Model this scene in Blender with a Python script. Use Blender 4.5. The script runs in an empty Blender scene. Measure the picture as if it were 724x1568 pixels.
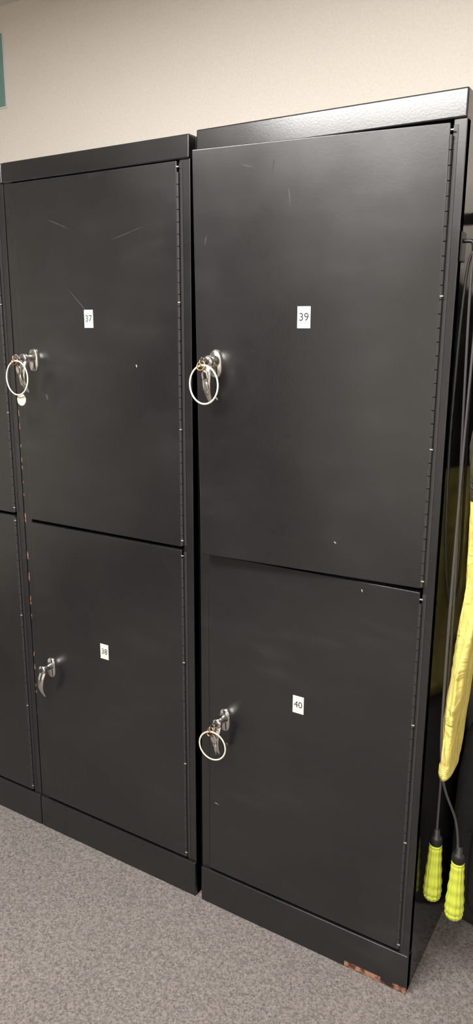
import bpy, bmesh, math, random
from mathutils import Matrix, Vector, noise
random.seed(4)
S=bpy.context.scene
try:
    S.view_settings.view_transform='Standard'
except Exception: pass

# ---------------------------------------------------------------- materials
def lin(c):
    return tuple(((x/255)/12.92 if x/255<=.04045 else ((x/255+.055)/1.055)**2.4) for x in c)+(1,)
def newmat(name):
    m=bpy.data.materials.new(name); m.use_nodes=True
    return m,m.node_tree.nodes,m.node_tree.links,m.node_tree.nodes['Principled BSDF']
def simple(name,col,rough=.5,metal=0,spec=.5,bump=0,bscale=100,var=0):
    m,N,L,P=newmat(name)
    P.inputs['Base Color'].default_value=col
    P.inputs['Roughness'].default_value=rough
    P.inputs['Metallic'].default_value=metal
    P.inputs['Specular IOR Level'].default_value=spec
    tc=N.new('ShaderNodeTexCoord')
    nz=N.new('ShaderNodeTexNoise'); nz.inputs['Scale'].default_value=bscale; nz.inputs['Detail'].default_value=4
    L.new(tc.outputs['Object'],nz.inputs['Vector'])
    if bump:
        b=N.new('ShaderNodeBump'); b.inputs['Strength'].default_value=bump; b.inputs['Distance'].default_value=.002
        L.new(nz.outputs['Fac'],b.inputs['Height']); L.new(b.outputs['Normal'],P.inputs['Normal'])
    if var:
        mx=N.new('ShaderNodeMix'); mx.data_type='RGBA'
        mx.inputs['A'].default_value=tuple(c*(1-var) for c in col[:3])+(1,)
        mx.inputs['B'].default_value=tuple(min(1,c*(1+var)) for c in col[:3])+(1,)
        L.new(nz.outputs['Fac'],mx.inputs['Factor']); L.new(mx.outputs['Result'],P.inputs['Base Color'])
    return m

def ramp(N,L,src,a,b,ca=(0,0,0,1),cb=(1,1,1,1)):
    r=N.new('ShaderNodeValToRGB'); r.color_ramp.elements[0].position=a; r.color_ramp.elements[1].position=b
    r.color_ramp.elements[0].color=ca; r.color_ramp.elements[1].color=cb
    L.new(src,r.inputs['Fac']); return r.outputs['Color']
def mth(N,L,op,a,b=None,c=None):
    n=N.new('ShaderNodeMath'); n.operation=op
    for i,v in enumerate((a,b,c)):
        if v is None: continue
        if isinstance(v,(int,float)): n.inputs[i].default_value=v
        else: L.new(v,n.inputs[i])
    return n.outputs[0]

def paint(name,rust=None,rough=(.23,.36)):
    """satin black locker paint with hand smudges; rust=(xlo,xhi,zlo,zhi,threshold) chips"""
    m,N,L,P=newmat(name)
    tc=N.new('ShaderNodeTexCoord')
    big=N.new('ShaderNodeTexNoise'); big.inputs['Scale'].default_value=3.2; big.inputs['Detail'].default_value=4; big.inputs['Roughness'].default_value=.5
    L.new(tc.outputs['Object'],big.inputs['Vector'])
    mp=N.new('ShaderNodeMapping'); mp.inputs['Rotation'].default_value=(0,.9,0); mp.inputs['Scale'].default_value=(4,4,16)
    L.new(tc.outputs['Object'],mp.inputs['Vector'])
    wipe=N.new('ShaderNodeTexNoise'); wipe.inputs['Scale'].default_value=1.8; wipe.inputs['Detail'].default_value=5
    L.new(mp.outputs['Vector'],wipe.inputs['Vector'])
    dust=mth(N,L,'MULTIPLY',ramp(N,L,wipe.outputs['Fac'],.48,.85),ramp(N,L,big.outputs['Fac'],.42,.75))
    r=ramp(N,L,big.outputs['Fac'],.28,.75,(rough[0],)*3+(1,),(rough[1],)*3+(1,))
    L.new(r,P.inputs['Roughness'])
    fine=N.new('ShaderNodeTexNoise'); fine.inputs['Scale'].default_value=260; fine.inputs['Detail'].default_value=2
    L.new(tc.outputs['Object'],fine.inputs['Vector'])
    wav=N.new('ShaderNodeTexNoise'); wav.inputs['Scale'].default_value=3.5; wav.inputs['Detail'].default_value=1
    L.new(tc.outputs['Object'],wav.inputs['Vector'])
    b=N.new('ShaderNodeBump'); b.inputs['Strength'].default_value=.08; b.inputs['Distance'].default_value=.001
    L.new(fine.outputs['Fac'],b.inputs['Height'])
    b2=N.new('ShaderNodeBump'); b2.inputs['Strength'].default_value=.3; b2.inputs['Distance'].default_value=.008
    L.new(wav.outputs['Fac'],b2.inputs['Height']); L.new(b.outputs['Normal'],b2.inputs['Normal'])
    L.new(b2.outputs['Normal'],P.inputs['Normal'])
    c=ramp(N,L,big.outputs['Fac'],.25,.8,(.0056,.0057,.0066,1),(.0105,.0103,.0108,1))
    md=N.new('ShaderNodeMix'); md.data_type='RGBA'; L.new(mth(N,L,'MULTIPLY',dust,.5),md.inputs['Factor']); L.new(c,md.inputs['A'])
    md.inputs['B'].default_value=(.04,.04,.042,1); c=md.outputs['Result']
    P.inputs['Specular IOR Level'].default_value=.9
    if rust:
        xl,xh,zl,zh,th=rust
        sp=N.new('ShaderNodeSeparateXYZ'); L.new(tc.outputs['Object'],sp.inputs[0])
        mask=mth(N,L,'MULTIPLY',mth(N,L,'GREATER_THAN',sp.outputs['X'],xl),mth(N,L,'LESS_THAN',sp.outputs['X'],xh))
        mask=mth(N,L,'MULTIPLY',mask,mth(N,L,'MULTIPLY',mth(N,L,'GREATER_THAN',sp.outputs['Z'],zl),mth(N,L,'LESS_THAN',sp.outputs['Z'],zh)))
        n2=N.new('ShaderNodeTexNoise'); n2.inputs['Scale'].default_value=28; n2.inputs['Detail'].default_value=6
        L.new(tc.outputs['Object'],n2.inputs['Vector'])
        mask=mth(N,L,'MULTIPLY',mask,mth(N,L,'GREATER_THAN',n2.outputs['Fac'],th))
        n3=N.new('ShaderNodeTexNoise'); n3.inputs['Scale'].default_value=90
        L.new(tc.outputs['Object'],n3.inputs['Vector'])
        rc=ramp(N,L,n3.outputs['Fac'],.4,.6,lin((84,46,34)),lin((168,122,98)))
        mx=N.new('ShaderNodeMix'); mx.data_type='RGBA'
        L.new(mask,mx.inputs['Factor']); L.new(c,mx.inputs['A']); L.new(rc,mx.inputs['B']); c=mx.outputs['Result']
    L.new(c,P.inputs['Base Color'])
    return m
M_paint=paint('black_satin_paint')
M_paintA=paint('black_paint_chipped_edge',(-.5715,-.5665,.35,1.25,.54))
M_paintB=paint('black_paint_rusty_base',(.40,.56,-.01,.016,.44))
M_side=paint('glossy_black_side',None,(.07,.12))
M_band=paint('glossy_black_band',None,(.18,.28))
M_dark=simple('dark_interior',(.006,.006,.006,1),.7,bump=.1)
M_hinge=simple('painted_hinge_steel',(.03,.03,.03,1),.3,bump=.1,bscale=300)
M_chrome=simple('worn_chrome',(.70,.69,.67,1),.16,1,bump=.05,bscale=80)
M_copper=simple('copper_split_ring',lin((190,130,80)),.3,1)
M_ring=simple('ivory_plastic',lin((210,208,186)),.45,var=.06)
M_label=simple('label_paper',lin((220,218,210)),.6,var=.03,bscale=60)
M_ink=simple('black_ink',(.012,.012,.012,1),.6)
M_scr=simple('scratch_bare_metal',lin((150,145,140)),.5)
M_smear=simple('faint_scuff',lin((72,70,68)),.5)
M_blk=simple('black_fabric',(.014,.014,.013,1),.85,bump=.5,bscale=300,var=.2)
def twotone():
    m,N,L,P=newmat('two_tone_hi_vis_fabric')
    tc=N.new('ShaderNodeTexCoord'); sp=N.new('ShaderNodeSeparateXYZ'); L.new(tc.outputs['Object'],sp.inputs[0])
    n=N.new('ShaderNodeTexNoise'); n.inputs['Scale'].default_value=40; n.inputs['Detail'].default_value=5
    L.new(tc.outputs['Object'],n.inputs['Vector'])
    y=ramp(N,L,n.outputs['Fac'],.3,.7,lin((206,190,100)),lin((220,205,116)))
    mx=N.new('ShaderNodeMix'); mx.data_type='RGBA'
    L.new(mth(N,L,'GREATER_THAN',sp.outputs['Z'],1.135),mx.inputs['Factor']); L.new(y,mx.inputs['A'])
    mx.inputs['B'].default_value=lin((50,47,34)); L.new(mx.outputs['Result'],P.inputs['Base Color'])
    n2=N.new('ShaderNodeTexNoise'); n2.inputs['Scale'].default_value=350; L.new(tc.outputs['Object'],n2.inputs['Vector'])
    b=N.new('ShaderNodeBump'); b.inputs['Strength'].default_value=.4; b.inputs['Distance'].default_value=.002
    L.new(n2.outputs['Fac'],b.inputs['Height']); 
    n3=N.new('ShaderNodeTexNoise'); n3.inputs['Scale'].default_value=16; n3.inputs['Detail'].default_value=3; n3.inputs['Distortion'].default_value=1.5
    L.new(tc.outputs['Object'],n3.inputs['Vector'])
    b2=N.new('ShaderNodeBump'); b2.inputs['Strength'].default_value=.8; b2.inputs['Distance'].default_value=.014
    L.new(n3.outputs['Fac'],b2.inputs['Height']); L.new(b.outputs['Normal'],b2.inputs['Normal'])
    L.new(b2.outputs['Normal'],P.inputs['Normal']); P.inputs['Roughness'].default_value=.75
    return m
M_yel=twotone()
M_neon=simple('neon_foam_grip',lin((194,204,70)),.6,bump=.2,bscale=200)
M_rub=simple('black_rubber',(.01,.01,.01,1),.4)
M_cord=simple('grey_pvc_cord',(.06,.056,.056,1),.4)
M_teal=simple('teal_sign_face',lin((116,156,148)),.5,var=.1,bscale=12)
M_white=simple('white_plastic',lin((225,225,220)),.5)
M_ceil=simple('ceiling_tile',lin((222,220,214)),.9,bump=.5,bscale=120,var=.06)
M_skirt=simple('dark_skirting',(.03,.03,.032,1),.5,bump=.05)

def wallmat():
    m,N,L,P=newmat('cream_textured_wall')
    tc=N.new('ShaderNodeTexCoord')
    n=N.new('ShaderNodeTexNoise'); n.inputs['Scale'].default_value=170; n.inputs['Detail'].default_value=3
    L.new(tc.outputs['Object'],n.inputs['Vector'])
    L.new(ramp(N,L,n.outputs['Fac'],.3,.7,lin((226,219,209)),lin((233,227,218))),P.inputs['Base Color'])
    b=N.new('ShaderNodeBump'); b.inputs['Strength'].default_value=.22; b.inputs['Distance'].default_value=.002
    L.new(n.outputs['Fac'],b.inputs['Height']); L.new(b.outputs['Normal'],P.inputs['Normal'])
    P.inputs['Roughness'].default_value=.6
    return m
M_wall=wallmat()
def carpet():
    m,N,L,P=newmat('grey_loop_carpet')
    tc=N.new('ShaderNodeTexCoord')
    v=N.new('ShaderNodeTexVoronoi'); v.inputs['Scale'].default_value=260
    L.new(tc.outputs['Object'],v.inputs['Vector'])
    n=N.new('ShaderNodeTexNoise'); n.inputs['Scale'].default_value=95; n.inputs['Detail'].default_value=7; n.inputs['Roughness'].default_value=.8
    L.new(tc.outputs['Object'],n.inputs['Vector'])
    n2=N.new('ShaderNodeTexNoise'); n2.inputs['Scale'].default_value=3; n2.inputs['Detail'].default_value=3
    L.new(tc.outputs['Object'],n2.inputs['Vector'])
    sp=N.new('ShaderNodeSeparateColor'); L.new(v.outputs['Color'],sp.inputs[0])
    f=mth(N,L,'ADD',mth(N,L,'MULTIPLY',sp.outputs[0],.30),mth(N,L,'MULTIPLY',n.outputs['Fac'],.85))
    f=mth(N,L,'ADD',f,mth(N,L,'MULTIPLY',n2.outputs['Fac'],.10))
    L.new(ramp(N,L,f,.38,.88,lin((86,81,79)),lin((146,139,135))),P.inputs['Base Color'])
    b=N.new('ShaderNodeBump'); b.inputs['Strength'].default_value=.7; b.inputs['Distance'].default_value=.003
    L.new(f,b.inputs['Height']); L.new(b.outputs['Normal'],P.inputs['Normal'])
    P.inputs['Roughness'].default_value=.95; P.inputs['Specular IOR Level'].default_value=.1
    return m
M_carpet=carpet()

# ---------------------------------------------------------------- helpers
def link(o,parent=None):
    S.collection.objects.link(o)
    if parent: o.parent=parent
    return o
def empty(name):
    e=bpy.data.objects.new(name,None); e.empty_display_size=.05; return link(e)
def meshobj(name,bm,mat,parent=None,smooth=False,bevel=0,seg=2):
    bmesh.ops.recalc_face_normals(bm,faces=bm.faces)
    me=bpy.data.meshes.new(name); bm.to_mesh(me); bm.free()
    me.materials.append(mat)
    if smooth:
        for p in me.polygons: p.use_smooth=True
    o=bpy.data.objects.new(name,me); link(o,parent)
    if bevel:
        b=o.modifiers.new('bev','BEVEL'); b.width=bevel; b.segments=seg; b.limit_method='ANGLE'
    return o
def addbox(bm,x0,x1,y0,y1,z0,z1,f=None,nx=1,nz=1):
    vs={}
    for i in range(nx+1):
        for k in range(nz+1):
            for j in (0,1):
                p=(x0+(x1-x0)*i/nx,(y0,y1)[j],z0+(z1-z0)*k/nz)
                if f: p=f(p)
                vs[i,j,k]=bm.verts.new(p)
    for i in range(nx):
        for k in range(nz):
            for j in (0,1):
                bm.faces.new((vs[i,j,k],vs[i+1,j,k],vs[i+1,j,k+1],vs[i,j,k+1]))
    for i in range(nx):
        for k in (0,nz): bm.faces.new((vs[i,0,k],vs[i+1,0,k],vs[i+1,1,k],vs[i,1,k]))
    for k in range(nz):
        for i in (0,nx): bm.faces.new((vs[i,0,k],vs[i,0,k+1],vs[i,1,k+1],vs[i,1,k]))
def box(name,x0,x1,y0,y1,z0,z1,mat,parent=None,bevel=0,f=None,nx=1,nz=1,seg=2):
    bm=bmesh.new(); addbox(bm,x0,x1,y0,y1,z0,z1,f,nx,nz)
    return meshobj(name,bm,mat,parent,bevel=bevel,seg=seg)
def addtube(bm,pts,rad,seg=12,closed=False,ref=Vector((0,0,1)),fn=None):
    pts=[Vector(p) for p in pts]; n=len(pts); rings=[]
    for i,p in enumerate(pts):
        if closed: t=(pts[(i+1)%n]-pts[i-1])
        else: t=pts[min(i+1,n-1)]-pts[max(i-1,0)]
        t.normalize()
        a=ref.cross(t)
        if a.length<1e-3: a=Vector((1,0,0))
        a.normalize(); b=t.cross(a)
        ra,rb=rad[i] if isinstance(rad,list) else (rad,rad)
        ring=[]
        for k in range(seg):
            th=2*math.pi*k/seg
            q=p+a*ra*math.cos(th)+b*rb*math.sin(th)
            if fn: q=fn(q,p,i,th)
            ring.append(bm.verts.new(q))
        rings.append(ring)
    m=n if closed else n-1
    for i in range(m):
        A=rings[i];B=rings[(i+1)%n]
        for k in range(seg):
            bm.faces.new((A[k],A[(k+1)%seg],B[(k+1)%seg],B[k]))
    if not closed:
        bm.faces.new(rings[0]); bm.faces.new(rings[-1])
def tube(name,pts,rad,mat,parent=None,**k):
    bm=bmesh.new(); addtube(bm,pts,rad,**k)
    return meshobj(name,bm,mat,parent,smooth=True)
def smoothpath(pts,n=6):
    out=[];P=[Vector(p) for p in pts]
    for i in range(len(P)-1):
        p0=P[max(i-1,0)];p1=P[i];p2=P[i+1];p3=P[min(i+2,len(P)-1)]
        for k in range(n):
            t=k/n
            out.append(.5*((2*p1)+(p2-p0)*t+(2*p0-5*p1+4*p2-p3)*t*t+(3*p1-p0-3*p2+p3)*t**3))
    out.append(P[-1]); return out

# ---------------------------------------------------------------- room
CZ=2.405; WY=.47
box('floor',-2.6,2.6,-3.4,WY+.1,-.05,0,M_carpet)
box('ceiling',-2.6,2.6,-3.4,WY+.1,CZ,CZ+.05,M_ceil)
box('wall_back',-2.6,2.6,WY,WY+.1,0,CZ,M_wall)
box('wall_front',-2.6,2.6,-3.5,-3.4,0,CZ,M_wall)
box('wall_left',-2.7,-2.6,-3.4,WY,0,CZ,M_wall)
box('wall_right',2.6,2.7,-3.4,WY,0,CZ,M_wall)
box('baseboard_back',-2.6,2.6,WY-.012,WY,0,.1,M_skirt,bevel=.002)

def troffer(cx,cy,w,l,strength):
    e=empty('ceiling_light')
    m,N,L,P=newmat('light_diffuser')
    P.inputs['Base Color'].default_value=(.9,.9,.9,1)
    P.inputs['Emission Color'].default_value=(1,.97,.935,1)
    P.inputs['Emission Strength'].default_value=strength
    z=CZ-.012
    box('diffuser',cx-w/2,cx+w/2,cy-l/2,cy+l/2,z,z+.006,m,e)
    t=.025
    for nm,a in dict(frame_1=(cx-w/2-t,cx-w/2,cy-l/2-t,cy+l/2+t),frame_2=(cx+w/2,cx+w/2+t,cy-l/2-t,cy+l/2+t),
                     frame_3=(cx-w/2,cx+w/2,cy-l/2-t,cy-l/2),frame_4=(cx-w/2,cx+w/2,cy+l/2,cy+l/2+t)).items():
        box(nm,*a,z-.006,CZ,M_white,e,bevel=.002)
troffer(0.0,-1.2,1.2,.6,48)
troffer(1.7,-2.4,.6,.6,40)

# ---------------------------------------------------------------- lockers
def lever_handle(parent,x,z,f,ring=None,swing=0):
    g=lambda p: Vector(f((x+p[0],p[1]-.0035,z+p[2])))
    e=bpy.data.objects.new('lever_handle',None); link(e,parent)
    bm=bmesh.new()
    def plate(y0,y1,w,h):
        seg=32; r0=[];r1=[];r2=[]
        for k in range(seg):
            t=2*math.pi*k/seg
            c,s=math.cos(t),math.sin(t)
            sx=math.copysign(abs(c)**.7,c)*w; sz=math.copysign(abs(s)**.7,s)*h
            r0.append(bm.verts.new(g((sx,y0,sz)))); r1.append(bm.verts.new(g((sx,(y0+y1)/2,sz)))); r2.append(bm.verts.new(g((sx*.86,y1,sz*.9))))
        for A,B in ((r0,r1),(r1,r2)):
            for k in range(seg): bm.faces.new((A[k],A[(k+1)%seg],B[(k+1)%seg],B[k]))
        bm.faces.new(r0); bm.faces.new(r2)
    plate(0,-.007,.0145,.029)
    addtube(bm,[g((0,y,.006)) for y in (-.004,-.008,-.014,-.022,-.030,-.036,-.040,-.042)],
            [(.0125,.0125),(.0115,.0115),(.0095,.0095),(.009,.009),(.0105,.0105),(.0125,.0125),(.0115,.0115),(.0085,.0085)],seg=20)
    s=swing
    path=smoothpath([g((0,-.030,.012)),g((s*.01,-.034,-.002)),g((s*.03,-.042,-.020)),g((s*.06,-.044,-.042)),g((s*.09,-.037,-.062)),g((s*.12,-.026,-.080))],5)
    n=len(path)
    rr=[]
    for i in range(n):
        t=i/(n-1)
        w=.011*(1-t)+.0055*t+ .002*math.sin(math.pi*t); d=.0075*(1-t)+.0028*t
        if i==0: w*=.5;d*=.5
        if i==n-1: w*=.4;d*=.5
        rr.append((w,d))
    addtube(bm,path,rr,seg=14,ref=Vector((0,1,0)))
    meshobj('lever',bm,M_chrome,e,smooth=True)
    bm=bmesh.new(); addtube(bm,[g((0,-.0415,.006)),g((0,-.0435,.006))],.006,seg=16); meshobj('lock_core',bm,M_hinge,e)
    return e
def key_set(parent,x,z,f,R=.04,tag=False,tilt=0.0):
    g=lambda p: Vector(f((x+p[0],p[1]-.0035,z+p[2])))
    e=bpy.data.objects.new('key_ring',None); link(e,parent)
    bm=bmesh.new()
    addtube(bm,[g((0,-.040,.006)),g((0,-.052,.006))],[(.0012,.003)]*2,seg=8,ref=Vector((0,0,1)))
    addtube(bm,[g((.0,-.052,.006)),g((0,-.056,.006)),g((0,-.062,.005)),g((0,-.068,.003)),g((0,-.071,.001))],
            [(.001,.004),(.0012,.009),(.0012,.011),(.0012,.008),(.001,.003)],seg=14,ref=Vector((0,0,1)))
    meshobj('key',bm,M_chrome,e,smooth=True)
    c=(0,-.066,-.001)
    bm=bmesh.new()
    for dr in (0,.0012):
        addtube(bm,[g((.009*math.cos(t),c[1]+.004*math.sin(t)+dr,c[2]+.009*math.sin(t))) for t in [2*math.pi*k/24 for k in range(24)]],.0011,seg=6,closed=True,ref=Vector((0,1,0.02)))
    meshobj('split_ring',bm,M_copper,e,smooth=True)
    cz=.000-R
    pts=[]
    for k in range(56):
        t=2*math.pi*k/56
        lx=R*math.sin(t); lz=cz+R*math.cos(t)
        pts.append(g((lx*math.cos(tilt)+.006,-.066+lx*math.sin(tilt)+.10*(lz+.01)*.25,lz)))
    bm=bmesh.new(); addtube(bm,pts,[(.0020,.0015)]*56,seg=8,closed=True,ref=Vector((0,1,.03)))
    meshobj('ring_band',bm,M_ring,e,smooth=True)
    bm=bmesh.new()
    addtube(bm,[g((.004,-.062,-.010)),g((.005,-.061,-.018)),g((.006,-.060,-.026)),g((.007,-.060,-.034))],[(.003,.0008),(.008,.001),(.008,.001),(.003,.0008)],seg=12,ref=Vector((0,1,0)))
    addtube(bm,[g((.007,-.060,-.030)),g((.010,-.058,-.060))],[(.0035,.0009),(.0025,.0008)],seg=8,ref=Vector((0,1,0)))
    meshobj('spare_key',bm,M_chrome,e,smooth=True)
    if tag:
        bm=bmesh.new()
        cc=(.010,-.060,cz-R-.012)
        addtube(bm,[g((cc[0],cc[1]+.001,cc[2])),g((cc[0],cc[1]-.001,cc[2]))],.0145,seg=24)
        meshobj('round_tag',bm,M_ring,e)
    return e
def label(parent,x,z,f,txt,w=.027,h=.041):
    e=bpy.data.objects.new('number_label',None); link(e,parent)
    box('paper',x-w/2,x+w/2,-.0062,-.0052,z-h/2,z+h/2,M_label,e,f=f,nx=2,nz=2)
    cu=bpy.data.curves.new('t','FONT'); cu.body=txt; cu.size=.021; cu.align_x='CENTER'; cu.align_y='CENTER'
    to=bpy.data.objects.new('t',cu); S.collection.objects.link(to)
    bpy.context.view_layer.update()
    me=bpy.data.meshes.new_from_object(to.evaluated_get(bpy.context.evaluated_depsgraph_get()))
    bpy.data.objects.remove(to)
    for v in me.vertices:
        v.co=Vector(f((x+v.co.x,-.0065,z+v.co.y)))
    me.materials.clear(); me.materials.append(M_ink)
    link(bpy.data.objects.new('digits',me),e)

def sliver(parent,name,p0,p1,w,mat,f,y=-.0054):
    bm=bmesh.new(); a=Vector((p0[0],0,p0[1]));b=Vector((p1[0],0,p1[1])); d=(b-a); n=Vector((-d.z,0,d.x)).normalized()*w/2
    pts=[a,a+d*.3+n,a+d*.7+n*.8,b,a+d*.6-n*.7,a+d*.25-n]
    bm.faces.new([bm.verts.new(f((q.x,y,q.z))) for q in pts]); meshobj(name,bm,mat,parent)

def locker(x0,x1,H,doors,matf,lst,rst,side=M_paint):
    e=empty('metal_locker'); D=.455
    bm=bmesh.new()
    t=.004
    addbox(bm,x0,x0+t,.001,D,.0,H); addbox(bm,x0+t,x1-t,D-t,D,0,H)
    addbox(bm,x0+t,x1-t,.001,D-t,H-t,H)
    meshobj('carcass',bm,M_paint,e)
    box('side_panel',x1-t,x1,.003,D,0,H-.0005,side,e)
    bm=bmesh.new()
    addbox(bm,x0+t,x1-t,.025,D-t,.095,.105); addbox(bm,x0+t,x1-t,.022,D-t,.938,.946)
    meshobj('shelves',bm,M_dark,e)
    box('stile_1',x0,x0+lst,0,.022,.0985,H-.045,matf,e,bevel=.0012)
    box('stile_2',x1-rst,x1,0,.022,.0985,H-.045,matf,e,bevel=.0012)
    zb=H-.046
    def tilt(p):
        return (p[0],p[1]+(.0013*(p[2]-zb)/.046 if p[1]<0 else 0),p[2])
    box('top_band',x0-.0005,x1+.0005,-.0045,.024,zb,H+.0008,M_band,e,bevel=.003,f=tilt,seg=3)
    box('plinth',x0,x1,-.006,.024,0,.099,matf,e,bevel=.0022,seg=3)
    for di,d in enumerate(doors):
        z0,z1=d['z']; xl=x0+lst+.003; xr=x1-rst-.0035
        ang=d.get('ang',(0,0)); hx=x1-rst-.0015; hy=-.003
        def f(p,ang=ang,z0=z0,z1=z1,hx=hx,hy=hy):
            k=(p[2]-z0)/(z1-z0); a=ang[0]*(1-k)+ang[1]*k
            dx=p[0]-hx;dy=p[1]-hy
            ca,sa=math.cos(a),math.sin(a)
            return (hx+dx*ca-dy*sa, hy+dx*sa+dy*ca, p[2])
        de=bpy.data.objects.new('door',None); link(de,e)
        box('door_panel',xl,xr,-.0052,.016,z0,z1,M_paint,de,bevel=.0022,f=f,nx=14 if ang[1] else 1,nz=20 if ang[1] else 1,seg=3)
        bm=bmesh.new(); z=z0+.004; seglen=.0245
        while z+seglen<z1:
            addtube(bm,[(hx,hy-.0016,z),(hx,hy-.0016,z+seglen-.0015)],.0032,seg=10); z+=seglen
        addbox(bm,hx+.002,hx+.010,-.0012,.0,z0+.004,z1-.004)
        meshobj('piano_hinge',bm,M_hinge,de)
        bm=bmesh.new()
        for q in (.02,.33,.66,.985):
            zz=z0+(z1-z0)*q
            addbox(bm,hx-.001,hx+.005,-.0082,-.0062,zz-.0012,zz+.0012)
        meshobj('hinge_pins',bm,M_scr,de)
        hxn=x0+lst+.049
        lever_handle(de,hxn,d['hz'],f,swing=d.get('swing',0))
        if 'R' in d: key_set(de,hxn,d['hz'],f,d['R'],d.get('tag',False),d.get('tilt',0))
        if 'txt' in d: label(de,d['lx'],d['lz'],f,d['txt'])
        for s in d.get('scr',[]): sliver(de,'scuff',s[0],s[1],s[2],s[3],f)
    return e
W=M_scr; G=M_smear
locker(0,.5468,1.83,[
  dict(z=(.948,1.779),hz=1.368,R=.0385,txt='39',lx=.265,lz=1.461,ang=(.062,.118),tilt=-.25,
       scr=[((.20,1.75),(.195,1.72),.003,M_ink),((.23,1.70),(.233,1.66),.0015,G),((.055,1.62),(.050,1.60),.0015,G),((.13,1.745),(.16,1.735),.0012,G),((.34,1.02),(.345,1.015),.003,W),((.07,1.30),(.075,1.293),.004,W)]),
  dict(z=(.106,.940),hz=.535,R=.0345,txt='40',lx=.264,lz=.628,tilt=.05,
       scr=[((.40,.925),(.402,.918),.003,W),((.04,.30),(.055,.298),.002,W),((.075,.475),(.08,.470),.003,W)])],
  M_paintB,.0225,.0225,M_side)
locker(-.571,-.019,1.826,[
  dict(z=(.944,1.778),hz=1.362,R=.041,tag=True,txt='37',lx=-.308,lz=1.461,tilt=-.1,
       scr=[((-.37,1.53),(-.29,1.455),.0016,G),((-.17,1.36),(-.168,1.352),.004,W),((-.43,1.69),(-.35,1.66),.0012,G),((-.24,1.63),(-.12,1.66),.0008,G),((-.46,1.28),(-.455,1.262),.005,G)]),
  dict(z=(.106,.936),hz=.528,txt='38',lx=-.300,lz=.621,swing=-.05)],
  M_paintA,.0265,.027)
locker(-1.126,-.574,1.826,[
  dict(z=(.953,1.778),hz=1.362),dict(z=(.106,.946),hz=.528)],M_paint,.0265,.027)
for k in range(3):  # unseen locker bank opposite, added to darken reflections in the doors
    e=locker(-.276,.276,1.826,[dict(z=(.944,1.778),hz=1.362),dict(z=(.106,.936),hz=.528)],M_paint,.0265,.027)
    e.rotation_euler=(0,0,math.pi); e.location=(-2.25+.556*k,-2.94,0)

# ---------------------------------------------------------------- wall sign
e=empty('wall_sign')
box('sign_face',-1.36,-1.050,WY-.006,WY-.0005,2.125,2.33,M_teal,e,bevel=.001)
box('sign_border',-1.365,-1.046,WY-.003,WY-.0002,2.12,2.335,M_white,e)

# ---------------------------------------------------------------- jump rope on side hook
sx=.5468
e=empty('coat_hook')
box('hook_plate',sx,sx+.003,.008,.036,1.555,1.605,M_rub,e,bevel=.001)
tube('hook_prong',smoothpath([(sx+.002,.022,1.590),(sx+.018,.022,1.588),(sx+.022,.022,1.572),(sx+.030,.020,1.562),(sx+.042,.018,1.566),(sx+.048,.017,1.582)]),.0036,M_rub,e,seg=10)
e=empty('jump_rope')
hz=1.578
r1=smoothpath([(.571,.064,.352),(.572,.060,.55),(.575,.045,.90),(.570,.030,1.25),(.567,.021,1.50),(.571,.016,hz),(.5765,.019,hz+.003),(.582,.024,hz-.004),(.583,.014,1.50),(.582,.000,1.2),(.583,-.012,.8),(.592,-.016,.58),(.620,.02,.45),(.627,.037,.352)],10)
tube('cord',r1,.0026,M_cord,e,seg=8)
r2=smoothpath([(.579,.020,hz-.002),(.560,.018,1.54),(.5535,.012,1.3),(.556,.020,1.05),(.563,.06,.90),(.570,.09,.95),(.572,.06,1.25),(.574,.024,hz-.001)],8)
tube('cord_slack',r2,.0026,M_rub,e,seg=8)
def grip(x,y,z):
    prof=[(.070,.0105),(.066,.013),(.055,.0135),(.03,.0145),(0,.0165),(-.03,.0185),(-.052,.0190),(-.064,.0175),(-.070,.013)]
    pts=[];rad=[]
    for i in range(len(prof)-1):
        for k in range(6):
            t=k/6; pts.append((x,y,z+prof[i][0]*(1-t)+prof[i+1][0]*t)); r=prof[i][1]*(1-t)+prof[i+1][1]*t; rad.append((r,r))
    pts.append((x,y,z-.070)); rad.append((.013,.013))
    def fn(q,p,i,th):
        d=(q-p); return p+d*(1+.09*math.sin(6*th+i*.55)*math.sin(6*th-i*.55))
    tube('grip',pts,rad,M_neon,e,seg=60,fn=fn,ref=Vector((1,0,0)))
    tube('grip_cap',[(x,y,z+.066),(x,y,z+.070),(x,y,z+.082),(x,y,z+.088),(x,y,z+.090),(x,y,z+.104),(x,y,z+.106)],
         [(.011,.011),(.0135,.0135),(.0135,.0135),(.012,.012),(.008,.008),(.007,.007),(.003,.003)],M_rub,e,seg=20,ref=Vector((1,0,0)))
grip(.571,.064,.283)
grip(.627,.037,.280)

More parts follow.
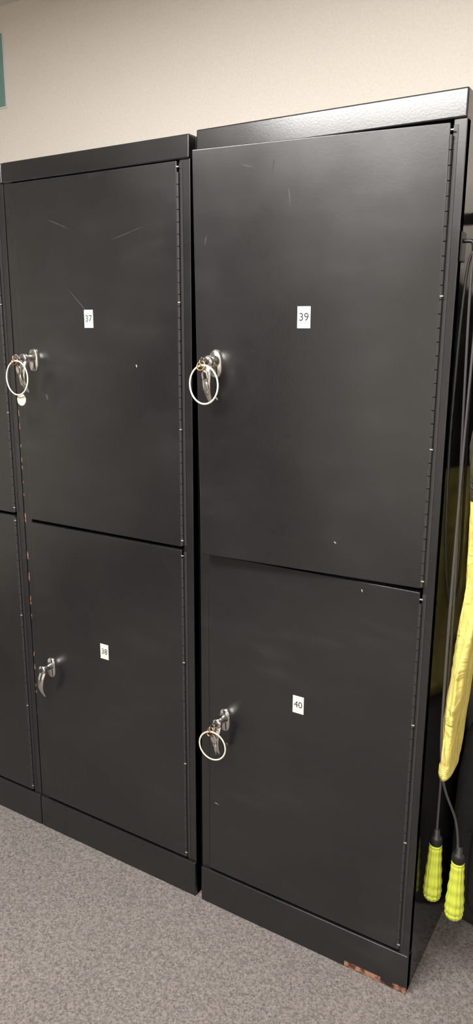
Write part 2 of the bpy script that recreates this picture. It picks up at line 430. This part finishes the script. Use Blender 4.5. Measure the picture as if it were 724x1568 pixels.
# ---------------------------------------------------------------- black bag on the floor, added to darken the wall gap behind the jackets
def filler_bag(x0,x1,y0,y1,z1):
    e=empty('filler_bag')
    cx=(x0+x1)/2; cy=(y0+y1)/2; hx=(x1-x0)/2; hy=(y1-y0)/2
    bm=bmesh.new(); bmesh.ops.create_cube(bm,size=2)
    bmesh.ops.subdivide_edges(bm,edges=bm.edges,cuts=12,use_grid_fill=True)
    for v in bm.verts:
        p=v.co.copy(); l=(abs(p.x)**8+abs(p.y)**8+abs(p.z)**8)**(1/8); p/=l
        w=1-.06*max(0,p.z)**2
        k=noise.noise(Vector((p.x*3,p.y*3,p.z*4)))*.03
        v.co=Vector((cx+p.x*hx*(w+k),cy+p.y*hy*(w+k),z1/2+p.z*z1/2))
    meshobj('bag_body',bm,M_blk,e,smooth=True)
    bm=bmesh.new(); bmesh.ops.create_cube(bm,size=2)
    bmesh.ops.subdivide_edges(bm,edges=bm.edges,cuts=8,use_grid_fill=True)
    for v in bm.verts:
        p=v.co.copy(); l=(abs(p.x)**6+abs(p.y)**6+abs(p.z)**6)**(1/6); p/=l
        v.co=Vector((cx+p.x*hx*.7,y0+.012+p.y*.03,z1*.33+p.z*z1*.24))
    meshobj('front_pocket',bm,M_blk,e,smooth=True)
    tube('carry_handle',smoothpath([(cx-.05,cy,z1-.01),(cx-.045,cy,z1+.012),(cx,cy,z1+.015),(cx+.045,cy,z1+.012),(cx+.05,cy,z1-.01)],5),.006,M_rub,e,seg=8,ref=Vector((0,1,0)))
    tube('zip',smoothpath([(cx-hx*.7,y0-.019,z1*.52),(cx,y0-.022,z1*.55),(cx+hx*.7,y0-.019,z1*.52)],5),.003,M_hinge,e,seg=8)
filler_bag(.555,.90,.25,.452,.56)

# ---------------------------------------------------------------- wall rail + jackets
e=empty('coat_rail')
RY=.27
tube('rail',[(.57,RY,1.66),(1.5,RY,1.66)],.012,M_rub,e,seg=14)
for i,xx in enumerate((.98,1.45)):
    tube('bracket_%d'%i,[(xx,RY,1.66),(xx,WY,1.66)],.009,M_rub,e,seg=14)
    tube('flange_%d'%i,[(xx,WY-.008,1.66),(xx,WY,1.66)],.03,M_rub,e,seg=20)

def jacket(name,x,ztop,zbot,mat,hw=.17,sleeve_f=None,sleeve_b=None,th=.022,skew=0,sl=(.052,.040,.021,.016),slant=0):
    e=empty(name)
    bm=bmesh.new()
    prof=[(ztop+.035,.035,.02),(ztop+.01,.05,.022),(ztop-.01,.09,.02),(ztop-.05,.15,.02),(ztop-.10,.165,th),(ztop-.3,.16,th*1.1)]
    n=24
    for i in range(1,n+1):
        t=i/n; prof.append((ztop-.3+(zbot-ztop+.3)*t,hw*(.94+.08*t),th*(1.1+.15*math.sin(i*.6))))
    def fn(q,p,i,th_):
        k=noise.noise(Vector((q.y*22,q.z*3,x*9)))*.014*min(1,i/6)
        return Vector((q.x+k+skew*(q.y-RY),q.y,q.z))
    addtube(bm,[(x,RY,p[0]) for p in prof],[(p[1],p[2]) for p in prof],seg=64,ref=Vector((1,0,0)),fn=fn)
    meshobj('torso',bm,mat,e,smooth=True)
    for nm,path in (('sleeve_front',sleeve_f),('sleeve_rear',sleeve_b)):
        sp=smoothpath(path,16); N_=len(sp)
        def fn2(q,p,i,t_):
            d=q-p
            c,s=math.cos(t_),math.sin(t_)
            pl=.18*math.sin(3*t_+.5+.9*math.sin(q.z*7))
            cr=1-abs(noise.noise(Vector((c*1.4,s*1.4,q.z*11+c*1.6)))*3)
            k=pl+.15*max(-1,cr)
            if i>N_-4: k=pl*.6+.06
            r=p+d*(1+k)
            if slant and nm=='sleeve_front':
                w=max(0,(i-(N_-16))/16)
                r.z+=slant*w*(d.x*.85+d.y*.52)
            return r
        rad=[(sl[0]*(1-i/N_)+sl[1]*(i/N_),sl[2]*(1-i/N_)+sl[3]*(i/N_)) for i in range(N_)]
        tube(nm,sp,rad,mat,e,seg=56,fn=fn2,ref=Vector((1,0,0)))
    tube('hanger_hook',smoothpath([(x,RY,ztop+.03),(x,RY,1.63),(x,RY+.018,1.655),(x,RY+.010,1.678),(x,RY-.012,1.676)],5),.0018,M_chrome,e,seg=8)
jacket('hi_vis_jacket',.655,1.53,.575,M_yel,skew=-.46,slant=.5,th=.018,sl=(.052,.038,.020,.015),
   sleeve_f=[(.70,RY-.12,1.44),(.665,.060,1.36),(.622,.005,1.26),(.624,.022,1.12),(.620,.034,.95),(.606,.012,.75),(.600,.000,.580)],
   sleeve_b=[(.61,RY+.11,1.44),(.600,RY+.13,1.30),(.600,RY+.13,1.0),(.600,RY+.13,.7)])
jacket('black_coat',.86,1.53,.70,M_blk,th=.024,skew=-.2,
   sleeve_f=[(.88,RY-.12,1.46),(.90,.10,1.30),(.90,.09,1.0),(.90,.09,.80)],
   sleeve_b=[(.84,RY+.11,1.46),(.84,RY+.13,1.30),(.84,RY+.13,1.0),(.84,RY+.13,.8)])

# ---------------------------------------------------------------- world, camera
w=bpy.data.worlds.new('room_ambient'); S.world=w; w.use_nodes=True
w.node_tree.nodes['Background'].inputs[0].default_value=(1,.97,.93,1)
w.node_tree.nodes['Background'].inputs[1].default_value=.05

cd=bpy.data.cameras.new('camera'); cam=bpy.data.objects.new('camera',cd); link(cam); S.camera=cam
cd.sensor_fit='VERTICAL'; cd.sensor_height=36; cd.sensor_width=36*1190/2576
cd.lens=36*1142.99/1567.2; cd.clip_start=.02
r=Vector((.85335,.52134,.00468)); d=Vector((.12625,-.19784,-.97204)); f_=Vector((-.5059,.83002,-.23459))
Mx=Matrix(((r.x,-d.x,-f_.x,.9323),(r.y,-d.y,-f_.y,-1.3698),(r.z,-d.z,-f_.z,1.4333),(0,0,0,1)))
cam.matrix_world=Mx
